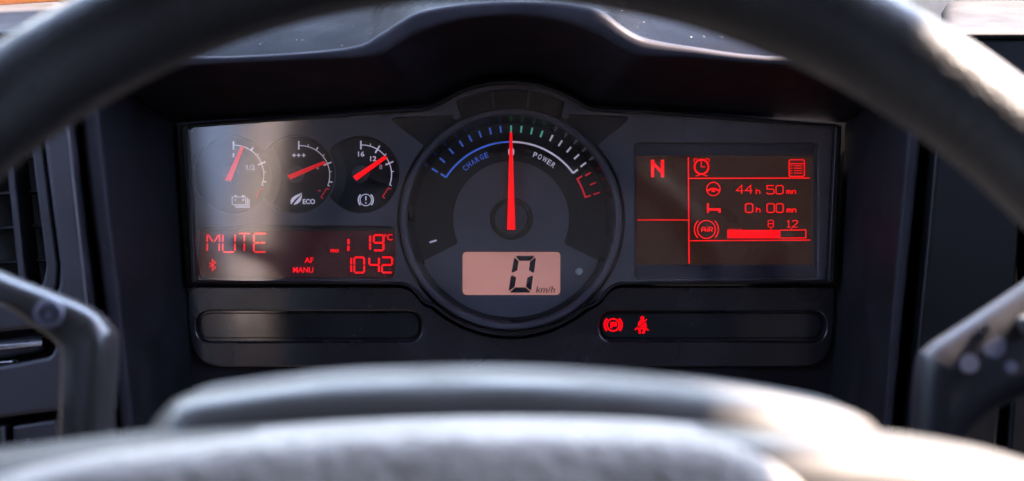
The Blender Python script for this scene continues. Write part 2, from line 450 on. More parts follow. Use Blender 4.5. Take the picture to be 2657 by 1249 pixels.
slab('rear_shell', [[(200, 60), (2450, 60), (2450, 1400), (200, 1400)]], .018, .01, 'ventblack', dash)
def top_pad(x0, x1, label, rise=82, seam_right=True):
    """padded dash top: rounded front edge, then a nearly level surface, rounded at its end"""
    xs = [x0 + (x1 - x0) * i / 40 for i in range(41)]
    rows = []
    prof = [(-.108, 122), (-.116, 104), (-.122, 96), (-.1245, 90), (-.1235, 85), (-.118, 79), (-.095, 66), (-.05, 42), (-.010, 18), (.03, rise - 82 + 2), (.04, 4), (.045, 14), (.045, 60)]
    for y, py in prof:
        r = []
        for x in xs:
            e = (x1 - x) if seam_right else (x - x0)
            drop = 0
            if e < 40: drop = 34 * (1 - math.sqrt(max(0, 1 - ((40 - e) / 40) ** 2)))
            if 18 < e < 34: drop += 7 * math.sin((e - 18) / 16 * math.pi)
            if seam_right and y > -.03: drop += 12 * (x1 - x) / 190
            r.append(P(x, py + drop, y))
        rows.append(r)
    add('top_pad', fix_normals(loft(rows)), 'dashtop', dash, 50, label)
top_pad(-420, 190, 'pale blue-grey padded dash top at the left')
top_pad(2442, 3100, 'sunlit white-looking padded dash top at the right', seam_right=False)
# pale sill and orange panel beyond the dash
slab('windscreen_sill', [[(-900, -500), (3500, -500), (3500, 150), (-900, 150)]], .16, .02, 'sill', dash, label='pale beige sill under the windscreen')
op = slab('body_panel', [[(-300, 34), (130, 3), (300, -10), (300, -80), (-300, -80)]], .13, .006, 'orange')
op['label'] = 'orange painted strip at the top left corner beyond the dash'; op['category'] = 'body panel'

# ---- air vent
vent = thing('air_vent', 'black air vent with slanted upright vanes left of the steering wheel', 'vent')
slab('frame', [rounded([(-420, 302), (106, 302), (111, 375), (151, 690), (147, 768), (-420, 826)], [0, 10, 0, 20, 43, 0]),
               rounded([(-400, 330), (76, 330), (82, 395), (119, 690), (108, 752), (-400, 800)], [0, 8, 0, 20, 40, 0])], -.108, .026, 'slat', vent, .0015)
for x in (-115, 30):
    slab('vane', [rounded([(x - 24, 340), (x - 4, 340), (x + 38, 745), (x + 20, 750)], 3)], -.102, .028, 'slat', vent, .0012)
for y0 in (410, 500, 590, 680, 760):
    slab('slat', [[(-400, y0 + 24), (122, y0 - 10), (122, y0 - 2), (-400, y0 + 32)]], -.080, .018, 'ventblack' if y0 in (410, 760) else 'slat', vent, .0006)

# ---- silver bar in its pocket, and switches
bar = thing('handle_bar', 'silver rounded handle bar in a pocket below the left vent', 'handle')
slab('bar', [rounded([(-420, 935), (-60, 884), (110, 868), (112, 912), (60, 922), (-420, 985)], [0, 0, 10, 16, 0, 0])], -.112, .016, 'slat', bar, .004, 4)
slab('silver_inlay', [rounded([(-420, 950), (-60, 898), (108, 884), (110, 898), (-60, 916), (-420, 970)], [0, 0, 6, 6, 0, 0])], -.1140, .004, 'chrome', bar, .0012, 3)
slab('silver_inlay', [rounded([(-420, 990), (-60, 944), (28, 936), (30, 942), (-60, 952), (-420, 1000)], [0, 0, 2, 2, 0, 0])], -.1130, .012, 'chrome', bar, .0008, 3)
for x0, x1, lab in ((30, 152, 'dark square rocker switch with two small white symbols at the lower left'), (-110, 14, 'dark rocker switch at the left edge, only its corner showing')):
    sw = thing('rocker_switch', lab, 'switch', 'switches at the lower left')
    dx = 0 if x0 > 0 else 16
    slab('key', [rounded([(x0, 1106 + dx), (x1 - 4, 1088 + dx), (x1 + 14, 1330), (x0 + 14, 1330)], 10)], -.118, .05, 'dash', sw, .0022, 3)
    if x0 > 0:
        strokes('symbol', [[(57, 1150), (86, 1147)], [(71, 1138), (73, 1160)]], 5, -.1182, 'icon', sw)
        strokes('symbol', [arc(130, 1172, 15, -90, 90, 12)], 4, -.1182, 'icon', sw)

# ================================================================== INSTRUMENT CLUSTER
clu = thing('instrument_cluster', 'truck instrument cluster with red displays and a central power gauge', 'instruments')

def bottom_edge(off, x_l, x_r, ytop):
    """from the right shoulder round under the big dial to the left shoulder"""
    right = [(1612 + off * .3, ytop), (1588, ytop + 8), (1567, ytop + 29), (1551, ytop + 48)]
    arcp = arc(CX, CY, 304 + off, 136, 224, 40)
    left = [(1101, ytop + 48), (1085, ytop + 29), (1064, ytop + 8), (1040 - off * .3, ytop)]
    return [(x_r, ytop)] + smooth_line([right[0], right[1], right[2], right[3], arcp[2]], 4)[:-1] + arcp[2:-2] + smooth_line([arcp[-2]] + left, 4)[0:] + [(x_l, ytop)]
top_edge = smooth_line([(1090, 278), (1110, 275), (1143, 260), (1197, 230), (1252, 213.6), (1320, 207), (1388, 212), (1442, 228.5), (1496, 254), (1529, 275), (1551, 279)], 5)
out_edge = smooth_line([(494, 736), (482, 520), (468, 345), (472, 328), (484, 322)], 5) + [(700, 306), (980, 284)] + top_edge + [(1680, 284), (1950, 305)] + \
    smooth_line([(2168, 322), (2180, 327), (2184, 345), (2176, 520), (2166, 736)], 5) + bottom_edge(0, 494, 2166, 739)[1:-1]
in_top = smooth_line([(1096, 287), (1114, 283), (1147, 268), (1200, 239), (1254, 223), (1320, 217), (1386, 222), (1439, 238), (1492, 263), (1525, 283), (1549, 288)], 5)
in_edge = smooth_line([(508, 728), (498, 520), (488, 350), (491, 338), (500, 331)], 5) + [(700, 316), (980, 294)] + in_top + [(1680, 293), (1950, 314)] + \
    smooth_line([(2150, 329), (2163, 334), (2167, 350), (2158, 520), (2149, 728)], 5) + bottom_edge(-7, 508, 2149, 733)[1:-1]
slab('frame', [out_edge, in_edge], -.0085, .014, 'frame', clu, .0012, 3)

# openings of the face panel
def wing(sg):
    if sg < 0: tip, top0, top1 = (1011, 314), (1027, 300), (1184, 297)
    else: tip, top0, top1 = (1640, 309), (1630, 299), (1468, 294)
    return tip, top0, top1
RG = 294
hole = []
hole += arc(CX, CY, 337, -24.6, 24.6, 30)
hole += arc(CX, CY, RG, 26.2, 29.0, 3)
hole += rounded([(1472, 296), (1640, 303), (1549, 371)], [4, 8, 0])[0:-1]
hole += arc(CX, CY, RG, 49.5, 310.2, 90)
hole += rounded([(1099, 378), (1008, 306), (1180, 298)], [0, 8, 4])[1:]
hole += arc(CX, CY, RG, -29.0, -26.2, 3)
CS = [(600, 453), (768, 453), (936, 453)]; RS = 100

def dial_outline(i, r=RS, rcut=103, n=72):
    if i == 0: return circle(*CS[0], r, n)
    cx, cy_ = CS[i]; px_, py_ = CS[i - 1]
    d = cx - px_
    x = (d * d + rcut * rcut - r * r) / (2 * d); h = math.sqrt(rcut * rcut - x * x)
    a = math.degrees(math.atan2(px_ + x - cx, h))         # clockwise from up on circle i (negative = left)
    b = math.degrees(math.atan2(x, h))
    return arc(cx, cy_, r, a, 360 - (180 + a) + 0 if False else 180 - a, 56)[:-1] + arc(px_, py_, rcut, 180 - b, b, 20)[:-1]
radio_hole = rrect(513, 587, 1026, 724, 22)
info_hole = rrect(1646, 371, 2123, 722, 14)
slab('face_panel', [in_edge, hole, dial_outline(0), dial_outline(1), dial_outline(2), radio_hole, info_hole], 0, .014, 'panel', clu, .0008, 3)
# floor of the recesses round the big dial
rf = [(990, 318), (1000, 292), (1165, 250)] + arc(CX, CY, 346, -26, 26, 20) + [(1490, 250), (1655, 290), (1655, 318), (1560, 386)] + arc(CX, CY, 301, 56, 304, 60) + [(1085, 386)]
slab('recess_floor', [rf, circle(CX, CY, 270)], .0062, .004, 'recess', clu)
for a in (-8.4, 8.2):
    slab('divider', [arc(CX, CY, 339, a - .55, a + .55, 2) + arc(CX, CY, 287, a + .65, a - .65, 2)], .0012, .004, 'panel', clu, .0004)

# lower panel with two warning strips
low_edge = bottom_edge(4, 484, 2168, 743)
lower = [low_edge[0]] + low_edge[1:] + smooth_line([(486, 800), (489, 856), (503, 915), (530, 942), (575, 953)], 4) + smooth_line([(2090, 953), (2125, 944), (2150, 917), (2163, 856), (2166, 800)], 4)
strips = [(509, 1094), (1556, 2144)]
slab('lower_panel', [lower] + [rrect(a, 808, b, 887, 38, 10) for a, b in strips], .0025, .012, 'lower', clu, .0012, 3)
slab('sill_panel', [[(470, 900), (2190, 900), (2190, 1300), (470, 1300)]], .0065, .003, 'hood', clu)

ws = []
for (a, b), lab in zip(strips, ('unlit long black warning strip on the left', 'warning strip on the right with two red lamps lit')):
    w = slab('warning_strip', [rrect(a - 4, 804, b + 4, 891, 38, 10)], .0085, .003, 'smoke', clu, 0, 2, lab)
    slab('raised_window', [rrect(a + 9 if a < 1000 else a + 4, 812, b - 6 if a < 1000 else b - 14, 878, 33, 10)], .0068, .004, 'smoke', w, .0006)
    ws.append(w)
w = ws[1]; YF = .0066
def brake_icon(f, cx, cy_, r, r2, wd):
    ring = [f(cx + r * math.cos(t * math.pi / 24), cy_ + r * math.sin(t * math.pi / 24)) for t in range(49)]
    ring[-1] = ring[0]
    lp_ = [f(cx - r2 * math.cos(math.radians(t)), cy_ + r2 * math.sin(math.radians(t))) for t in range(-47, 48, 6)]
    rp_ = [f(cx + r2 * math.cos(math.radians(t)), cy_ + r2 * math.sin(math.radians(t))) for t in range(-47, 48, 6)]
    return [ring, (lp_, wd), (rp_, wd)]
strokes('parking_brake_lamp', brake_icon(c7, 205, 215, 63, 90, 5.2) + [(cv(c7, [(187, 250), (187, 195), (232, 195), (232, 222), (187, 222)]), 5)], 4, YF, 'red', w)
polys('seat_belt_lamp', [
    cv(c7, [(510 + 21 * math.cos(t * math.pi / 8), 144 + 21 * math.sin(t * math.pi / 8)) for t in range(16)]),
    cv(c7, [(486, 166), (528, 164), (535, 172), (552, 152), (562, 160), (463, 237), (467, 195)]),
    cv(c7, [(546, 186), (552, 200), (556, 243), (505, 240), (474, 245)]),
    cv(c7, [(455, 238), (464, 246), (480, 250), (434, 272), (428, 263)]),
    cv(c7, [(500, 247), (556, 250), (579, 268), (574, 278), (548, 266), (520, 262), (470, 262), (478, 252)]),
    cv(c7, [(467, 264), (492, 264), (496, 300), (490, 308), (474, 305)]),
    cv(c7, [(520, 264), (546, 264), (532, 305), (514, 308), (508, 300)])], YF, 'red', w)

# ---- big dial
big = slab('power_gauge', [circle(CX, CY, 262)], .0115, .003, 'dial', clu, 0, 2, 'large round central gauge showing charge and power')
lathe('bezel_ring', [(289, .011), (289, -.0012), (287.6, -.0026), (285, -.0033), (277, -.0036), (273, -.0032), (271, -.0022), (266.5, .002), (250, .0118)], CX, CY, 'panel', big, 160, 35)
lathe('inner_wall', [(270.4, -.0012), (265.5, .0024), (249.2, .0117)], CX, CY, 'wall', big, 160)
plate = arc(CX, CY, 147, -113, 113, 60)
plate += smooth_line([(1463, 632), (1472, 640), (1552, 680)], 3)
plate += arc(CX, CY, 251, 115.5, 244.5, 60)
plate += smooth_line([(1100, 680), (1180, 640), (1189, 632)], 3)
lcd_hole = rrect(1200, 654, 1454, 766, 12)
slab('raised_plate', [plate, circle(CX, CY - 1, 55, 64), lcd_hole], .0088, .0035, 'plate', big, .0008, 3)
slab('hub_well', [circle(CX, CY - 1, 60, 64)], .0110, .001, 'wall', big)
lathe('hub_cap', [(43.5, .0112), (43.2, .0062), (42.2, .0054), (40.5, .0050), (0.01, .0048)], CX, CY - 1, 'hub', big, 96, 40)
TY = .01125
ticks = [(-57.4, 'blue'), (-49.4, 'blue'), (-41.3, 'blue'), (-33.4, 'blue'), (-26.8, 'blue'), (-20, 'blue'), (-13.2, 'blue'), (-6.6, 'blue'), (0, 'green'), (6.5, 'green'), (13.2, 'green'),
         (19.7, 'green'), (26.4, 'white'), (33, 'white'), (39.8, 'white'), (46.4, 'white'), (53, 'white'), (59.7, 'redprint'), (66.6, 'redprint'), (73.3, 'redprint')]
for a, c in ticks:
    r0, r1 = (226, 243.5) if c != 'redprint' else (223, 240)
    s, co = math.sin(math.radians(a)), math.cos(math.radians(a))
    strokes('tick_mark', [[(CX + r0 * s, CY - r0 * co), (CX + r1 * s, CY - r1 * co)]], 4.6 if c != 'redprint' else 3.8, TY, c, big)
strokes('tick_mark', [[c4(226, 1058), c4(281, 1041)]], 4.6, TY, 'white', big)
def cap_arc(r, a0, a1, rc):
    e0 = arc(CX, CY, rc, a0, a0, 1)[0]; e1 = arc(CX, CY, rc, a1, a1, 1)[0]
    return e0, arc(CX, CY, r, a0, a1, 40), e1
e0, ar, e1 = cap_arc(200.5, -57.2, -.4, 217)
strokes('scale_arc', [ar, [ar[0], e0]], 4.6, TY, 'blue', big, label='blue charge arc')
e0, ar, e1 = cap_arc(200.5, .4, 53.4, 216)
strokes('scale_arc', [ar, [ar[-1], e1]], 4.6, TY, 'white', big, label='white power arc')
e0, ar, e1 = cap_arc(201, 58.8, 73.5, 216)
strokes('scale_arc', [[e0] + ar + [e1]], 4.2, TY, 'redprint', big, label='short red overload bracket')
for i, ch in enumerate('CHARGE'):
    a = -42.0 + i * 4.16; q = arc(CX, CY, 178, a, a, 1)[0]
    text('lettering', ch, *q, 9.2, 13.6, TY, 'blue', big, rot=a, bold=.008)
for i, ch in enumerate('POWER'):
    a = (20.6, 24.9, 29.6, 33.9, 38.0)[i]; q = arc(CX, CY, 178, a, a, 1)[0]
    text('lettering', ch, *q, 12.6 if ch == 'W' else 9.2, 13.6, TY, 'white', big, rot=a, bold=.008)
text('lettering', '0', 1326.5, 394.5, 16.5, 23, TY, 'white', big, bold=.02)
# needle: long tapered blade with a low ridge
def needle(name, tail_l, tail_r, tip_r, tip_l, y, mat, parent, h=.0016, y_tip=None):
    y_tip = y if y_tip is None else y_tip
    tl, tr, pr, pl = Vector(tail_l), Vector(tail_r), Vector(tip_r), Vector(tip_l)
    V = [P(*tl, y + h), P(*tr, y + h), P(*pr, y_tip + h), P(*pl, y_tip + h)]
    ins = lambda a, b, c: a.lerp(b, .10).lerp(c, .012)
    V += [P(*ins(tl, tr, pl), y), P(*ins(tr, tl, pr), y), P(*ins(pr, pl, tr), y_tip), P(*ins(pl, pr, tl), y_tip)]
    F = [(4, 5, 6, 7), (0, 1, 5, 4), (1, 2, 6, 5), (2, 3, 7, 6), (3, 0, 4, 7), (3, 2, 1, 0)]
    return add(name, fix_normals(raw(V, F)), mat, parent)
needle('needle', (1315.5, 597), (1337.5, 597), (1329, 343), (1322.8, 343), .0022, 'needle', big, .0028)
# speed display
lcd = slab('speed_display', [rrect(1200, 654, 1454, 766, 11)], .0106, .0014, 'lcd', big, .0002, 1, 'pink backlit speed display reading zero')
DY = .01045
def tr5(pts): return cv(c5, pts)
polys('lcd_digit', [tr5(p) for p in (
    rounded([(1283, 277), (1512, 277), (1450, 334), (1330, 334)], [14, 14, 2, 2], 3), rounded([(1274, 290), (1322, 342), (1306, 440), (1262, 464), (1243, 462)], [12, 2, 2, 2, 2], 3),
    rounded([(1518, 288), (1496, 462), (1478, 466), (1436, 440), (1451, 341)], [12, 2, 2, 2, 2], 3),
    rounded([(1254, 497), (1293, 521), (1278, 627), (1216, 672), (1211, 660), (1234, 508)], [2, 2, 2, 12, 4, 2], 3),
    rounded([(1484, 505), (1462, 672), (1404, 626), (1420, 524), (1466, 501)], [2, 12, 2, 2, 2], 3),
    rounded([(1282, 632), (1398, 632), (1452, 678), (1440, 691), (1232, 691), (1226, 682)], [2, 2, 6, 10, 10, 6], 3))], DY, 'lcdink', big)
text('lettering', 'km/h', *c5(1622, 655), 50, 16.5, DY, 'lcdink', big, shear=.22, bold=.006)
lathe('reset_button', [(10.5, .0100), (10.5, .0066), (9.4, .0060), (7.2, .0058), (6.4, .0064), (.01, .0066)], 1503, 705, 'button', big, 40)

# ---- three small gauges
labs = ['small battery gauge at the far left, washed out by a reflection', 'small gauge with a leaf symbol', 'small brake pressure gauge numbered eight to sixteen']
needles = [(c1, [(528, 778), (604, 800), (762, 381), (725, 368)]), (c2, [(331, 628), (371, 692), (838, 474), (806, 446)]), (c2, [(1188, 645), (1240, 702), (1645, 402), (1606, 372)])]
hubs = [c1(560, 700), c2(438, 616), c2(1288, 615)]
hubs[0] = (599, 452)
def arc_at(f, cx, cy_, r, a0, a1, n=30): return [f(cx + r * math.sin(math.radians(a0 + (a1 - a0) * i / n)), cy_ - r * math.cos(math.radians(a0 + (a1 - a0) * i / n))) for i in range(n + 1)]
def radial(f, cx, cy_, r0, r1, a):
    s, c = math.sin(math.radians(a)), math.cos(math.radians(a)); return [f(cx + r0 * s, cy_ - r0 * c), f(cx + r1 * s, cy_ - r1 * c)]
GY = .0049
for i in range(3):
    g = slab('small_gauge', [dial_outline(i, RS + 2, 101)], .0052, .003, 'dial', clu, 0, 2, labs[i])
    if i:
        # concave slope falling from the neighbour's rim to this dial's floor
        px_, py_ = CS[i - 1]
        rows = []
        for r, y in ((101.5, .0012), (104, .0008), (107, .0010), (112, .0019), (119, .0034), (126, .0046), (131, .0053)):
            rows.append([P(*q, y) for q in arc(px_, py_, r, 48, 132, 40)])
        keep = loft(rows)
        bm = bmesh.new(); bm.from_mesh(keep)
        kill = []
        for fc in bm.faces:
            c = fc.calc_center_median(); k = K(c.y); x, y = c.x / k + 1328.5, 624.5 - c.z / k
            if math.hypot(x - CS[i][0], y - CS[i][1]) > RS + 4: kill.append(fc)
        bmesh.ops.delete(bm, geom=kill, context='FACES'); bm.to_mesh(keep); bm.free()
        add('concave_slope', keep, 'dial', g, 60)
    lathe('hub_cap', [(22.5, .0052), (22.3, .0026), (21.4, .0020), (.01, .0019)], *hubs[i], 'hub', g, 48, 40)
    f, q = needles[i]
    needle('needle', *cv(f, q), .0004, 'needle_dim' if i < 2 else 'needle', g, .0014)
    if i == 0: f, cx, cy_, r = c1, 632 + 10, 716, 356
    elif i == 1: f, cx, cy_, r = c2, 498, 630, 387
    else: f, cx, cy_, r = c2, 1308, 622, 387
    u = r / 387
    mk = 'white'
    strokes('scale_arc', [arc_at(f, cx, cy_, r, -2, 110.5)], 2.3, GY, mk, g)
    x0 = (632, 480, 1293)[i]
    y0 = (312, 184, 180)[i]
    strokes('tick_mark', [[f(x0, y0), f(x0, y0 + 112 * u)]], 3.8, GY, mk, g)
    maj = ((67.5,), (67.5,), (31.5, 67.5))[i]
    med = ((34.5, 103), (32.5, 102.5), ())[i]
    mnr = ((49.5, 85), (15, 49.5, 83.5), (15.5, 49.5, 84.5))[i]
    for a in maj: strokes('tick_mark', [radial(f, cx, cy_, r - 55 * u, r + 57 * u, a)], 3.8, GY, mk, g)
    for a in med: strokes('tick_mark', [radial(f, cx, cy_, r, r + 46 * u, a)], 3.6, GY, mk, g)
    for a in mnr: strokes('tick_mark', [radial(f, cx, cy_, r, r + 32 * u, a)], 1.9, GY, mk, g)
    strokes('tick_mark', [radial(f, cx, cy_, r - 4, r + 28 * u, 110.5)], 2.0, GY, mk, g)
    red_ = ([(995, 890), (968, 880), (905, 985), (922, 1003)], [(879, 817), (848, 802), (772, 916), (800, 939)], [(1689, 812), (1655, 798), (1577, 911), (1608, 936)])[i]
    strokes('scale_arc', [cv(f, red_)], 2.3, GY, 'redprint', g, label='red end-of-scale bracket')
g0, g1, g2 = [o for o in clu.children if o.name.startswith('small_gauge')]
text('lettering', '1', *c1(632, 480), 3.6, 11, GY, 'white', g0)
text('lettering', '1/2', *c1(842, 627), 22, 13, GY, 'white', g0)
strokes('battery_icon', [cv(c1, [(618, 986), (779, 986), (779, 1077), (618, 1077), (618, 986)]), (cv(c1, [(640, 974), (670, 974)]), 4), (cv(c1, [(735, 974), (765, 974)]), 4),
                         cv(c1, [(640, 1021), (668, 1021)]), cv(c1, [(734, 1021), (764, 1021)]), cv(c1, [(749, 1006), (749, 1037)]),
                         cv(c1, [(638, 1094), (798, 1094), (798, 998)]), cv(c1, [(656, 1110), (820, 1110), (820, 1012)])], 1.7, GY, 'white', g0)
strokes('plus_marks', [ln for x in (421, 480, 546) for ln in (cv(c2, [(x - 26, 370), (x + 22, 370)]), cv(c2, [(x - 2, 346), (x - 2, 394)]))], 2.9, GY, 'white', g1)
strokes('plus_marks', [cv(c2, [(710, 541), (746, 541)]), cv(c2, [(728, 523), (728, 559)])], 2.4, GY, 'dimwhite', g1)
strokes('minus_mark', [cv(c2, [(731, 833), (767, 833)])], 2.8, GY, 'redprint', g1)
polys('leaf_icon', [cv(c2, [(375, 1010), (373, 965), (392, 928), (435, 896), (490, 873), (518, 857), (497, 893), (440, 938), (402, 984), (382, 1010)]),
                    cv(c2, [(411, 1016), (440, 978), (498, 910), (521, 862), (519, 922), (502, 970), (466, 1003), (430, 1016)])], GY, 'white', g1)
text('lettering', 'ECO', *c2(613, 976), 31.6, 13.0, GY, 'white', g1, bold=.025)
text('lettering', '16', *c2(1297, 354), 16.4, 13, GY, 'white', g2, bold=.02)
text('lettering', '12', *c2(1455, 414), 16.0, 13, GY, 'white', g2, bold=.02)
text('lettering', '8', *c2(1554, 522), 8.0, 12.6, GY, 'dimwhite', g2, bold=.02)
strokes('brake_icon', brake_icon(c2, 1357, 955, 75, 97, 3.4) + [(cv(c2, [(1358, 906), (1358, 960)]), 3.2), (cv(c2, [(1358, 984), (1358, 1001)]), 3.2)], 2.1, GY, 'white', g2)

# ---- radio display
RY = .0058
rad = slab('radio_display', [rrect(508, 582, 1031, 729, 22)], .0060, .002, 'radio', clu, 0, 2, 'wide radio display with red segment letters')
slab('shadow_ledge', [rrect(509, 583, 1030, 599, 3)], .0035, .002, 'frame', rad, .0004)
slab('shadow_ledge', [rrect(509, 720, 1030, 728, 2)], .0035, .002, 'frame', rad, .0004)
strokes('segment_lettering', [cv(c3, q) for q in (
    [(178, 182), (175, 270)], [(177, 292), (175, 380)], [(190, 186), (240, 268)], [(262, 268), (312, 190)], [(325, 182), (325, 270)], [(322, 292), (320, 380)],
    [(366, 182), (365, 272)], [(364, 292), (364, 378)], [(372, 395), (502, 395)], [(513, 292), (512, 378)], [(515, 182), (514, 272)],
    [(562, 170), (695, 170)], [(627, 185), (627, 268)], [(627, 292), (626, 380)])], 3.6, RY, 'red', rad)
strokes('segment_lettering', [cv(c3, q) for q in ([(755, 170), (888, 170)], [(744, 182), (743, 272)], [(742, 292), (742, 385)], [(752, 394), (885, 394)], [(755, 282), (810, 282)], [(825, 282), (880, 282)])], 4.4, RY, 'red', rad)
strokes('bluetooth_icon', [cv(c3, [(200, 525), (278, 585), (238, 618), (238, 488), (278, 525), (200, 578)])], 2.5, RY, 'red', rad)
text('lettering', 'FM3', *c3(1724, 380), 22, 9, RY, 'red', rad, bold=.03)
text('lettering', 'AF', *c3(1413, 494), 23, 14.6, RY, 'red', rad, bold=.012)
text('lettering', 'MANU', *c3(1342, 612), 52.5, 15, RY, 'red', rad, bold=.012)
strokes('segment_lettering', [cv(c3, [(1893, 238), (1893, 300)]), cv(c3, [(1892, 320), (1891, 382)])], 5.6, RY, 'red', rad)
sg = seven('1', 2100, 190, 2156, 372, c3) + seven('9', 2200, 190, 2318, 376, c3)
strokes('segment_lettering', sg, 5.0, RY, 'red', rad)
strokes('degree_icon', [[c3(2342 + 10 * math.cos(t * math.pi / 8), 193 + 10 * math.sin(t * math.pi / 8)) for t in range(17)]], 1.8, RY, 'red', rad)
text('lettering', 'C', *c3(2396, 216), 14, 16.5, RY, 'red', rad, bold=.012)
sg = seven('1', 1880, 460, 1926, 642, c3) + seven('0', 1964, 460, 2084, 646, c3) + seven('4', 2146, 460, 2262, 644, c3) + seven('2', 2300, 460, 2424, 644, c3)
strokes('segment_lettering', sg, 4.8, RY, 'red', rad)

# ---- info display
info = slab('trip_display', [rrect(1651, 404, 2109, 688, 2)], .0062, .002, 'screen', clu, 0, 2, 'large dark trip display with red symbols and the gear letter N')
slab('display_mask', [rrect(1641, 366, 2128, 727, 14), rrect(1651.5, 404.5, 2109, 687.5, 2)], .0045, .003, 'screenmask', info, .0003)
slab('side_ledge', [rrect(2110, 380, 2121, 700, 3)], .0036, .002, 'dashtop', info, .0004)
IY = .0060
strokes('divider_line', [cv(c6, [(478, 158), (485, 1062)])], 2.8, IY, 'red', info)
strokes('divider_line', [cv(c6, [(486, 338), (1510, 335)])], 2.6, IY, 'red', info)
strokes('divider_line', [cv(c6, [(45, 691), (478, 691)])], 2.4, IY, 'red', info)
strokes('divider_line', [cv(c6, [(488, 868), (1513, 862)])], 2.4, IY, 'red', info)
polys('lettering', [cv(c6, [(161, 180), (188, 180), (188, 201), (245, 262), (245, 180), (272, 180), (272, 328), (246, 328), (246, 294), (188, 236), (188, 328), (163, 328)])], IY, 'red', info)
ring = [c6(590 + 60 * math.cos(t * math.pi / 8), 240 + 62 * math.sin(t * math.pi / 8)) for t in range(16)]; ring.append(ring[0])
strokes('clock_icon', [(ring, 4.6), cv(c6, [(588, 190), (588, 240), (622, 240)]), cv(c6, [(540, 317), (560, 314), (590, 298), (620, 314), (642, 317)]),
                       cv(c6, [(524, 172), (556, 172)]), cv(c6, [(526, 176), (526, 200)]), cv(c6, [(624, 172), (656, 172)]), cv(c6, [(655, 176), (655, 200)])], 2.2, IY, 'red', info)
lr = rounded([(1335, 180), (1464, 180), (1464, 321), (1335, 321)], 14, 3)
strokes('list_icon', [(cv(c6, lr + [lr[0]]), 2.8), (cv(c6, [(1335, 213), (1464, 213)]), 2.4)] + [q for y in (231, 251, 272, 293) for q in (cv(c6, [(1345, y), (1362, y)]), cv(c6, [(1374, y), (1446, y)]))], 2.0, IY, 'red', info)
ring = [c6(691 + 57 * math.cos(t * math.pi / 12), 428 + 57 * math.sin(t * math.pi / 12)) for t in range(24)]; ring.append(ring[0])
strokes('wheel_icon', [ring, (cv(c6, [(638, 444), (668, 430), (690, 424), (712, 430), (744, 444)]), 5), (cv(c6, [(676, 436), (706, 436)]), 10)], 2.5, IY, 'red', info)
polys('bed_icon', [cv(c6, [(636, 550), (653, 550), (653, 592), (752, 592), (754, 630), (736, 630), (736, 612), (653, 612), (653, 632), (638, 632)])], IY, 'red', info)
strokes('segment_lettering', glyphs(c6, [('4', 885, 397, 945, 470), ('4', 961, 397, 1021, 470), ('5', 1145, 399, 1207, 470), ('0', 1224, 399, 1283, 470)]), 2.5, IY, 'red', info)
strokes('lettering', glyphs(c6, [('h', 1055, 425, 1086, 470), ('m', 1314, 440, 1350, 470), ('n', 1362, 440, 1389, 470)]), 2.5, IY, 'red', info)
strokes('segment_lettering', glyphs(c6, [('0', 964, 553, 1025, 627), ('0', 1147, 553, 1208, 627), ('0', 1225, 553, 1284, 627)]), 3.0, IY, 'red', info)
strokes('lettering', glyphs(c6, [('h', 1057, 583, 1088, 626), ('m', 1316, 597, 1352, 627), ('n', 1364, 597, 1391, 627)]), 2.9, IY, 'red', info)
strokes('air_icon', brake_icon(c6, 632, 772, 76, 102, 2.8) + glyphs(c6, [('A', 592, 754, 622, 791), ('i', 630, 750, 646, 791), ('R', 654, 754, 683, 791)]), 2.5, IY, 'red', info)
strokes('segment_lettering', glyphs(c6, [('8', 1156, 694, 1202, 752), ('1', 1316, 696, 1346, 752), ('2', 1362, 696, 1406, 752)]), 2.2, IY, 'red', info)
polys('pressure_bar', [cv(c6, [(809, 776), (1260, 776), (1260, 847), (809, 847)])], IY, 'red', info)
strokes('bar_outline', [cv(c6, [(1258, 778), (1477, 776), (1477, 843), (1258, 845)]), (cv(c6, [(1180, 777), (1180, 762)]), 2.6), (cv(c6, [(1355, 777), (1355, 762)]), 2.4)] +
        [(cv(c6, [(x, 778), (x, 766)]), 2.2) for x in (820, 841, 862, 884, 906, 927)], 2.2, IY, 'red', info)

# ---- clear cover in front of the dials
slab('clear_cover', [in_edge], -.0072, .0012, 'lens', clu, 0, smooth=None)

# ================================================================== STALKS
st = thing('control_stalk', 'bent grey control stalk with a round badge at the left', 'stalk')
ol = smooth_line([(-260, 600), (0, 712), (155, 772), (235, 806), (282, 848), (300, 905), (288, 1110), (276, 1350), (150, 1350), (158, 1140), (166, 930), (148, 890), (90, 848), (0, 790), (-260, 690)], 5, True)
slab('stem', [[(x - 20, y) for x, y in ol]], -.372, .024, 'stalk', st, .0075, 5, smooth=60)
slab('badge', [circle(124, 815, 38, 48)], -.3735, .004, 'icon', st, .0008)
strokes('badge_ring', [circle(124, 815, 19, 24) + circle(124, 815, 19, 24)[:1]], 6, -.3742, 'stalkdark', st, .001)
ws_ = thing('wiper_stalk', 'dark wiper stalk with white wiper symbols at the right', 'stalk')
ol = smooth_line([(2900, 575), (2657, 742), (2480, 858), (2408, 908), (2382, 955), (2366, 1130), (2352, 1350), (2452, 1350), (2480, 1190), (2560, 1085), (2720, 1010), (2900, 930)], 5, True)
slab('stem', [[(x + 22, y) for x, y in ol]], -.372, .026, 'stalkdark', ws_, .011, 6, smooth=60)
slab('symbol', [circle(2516, 944, 25, 24)], -.3722, .003, 'icon', ws_)
slab('symbol', [rounded([(2550, 900), (2590, 872), (2612, 880), (2608, 915), (2585, 930), (2556, 922)], 12)], -.3722, .003, 'icon', ws_)
slab('symbol', [circle(2624, 952, 16, 20)], -.3722, .003, 'icon', ws_)
slab('symbol', [circle(2555, 857, 15, 20)], -.3722, .003, 'stalk', ws_)
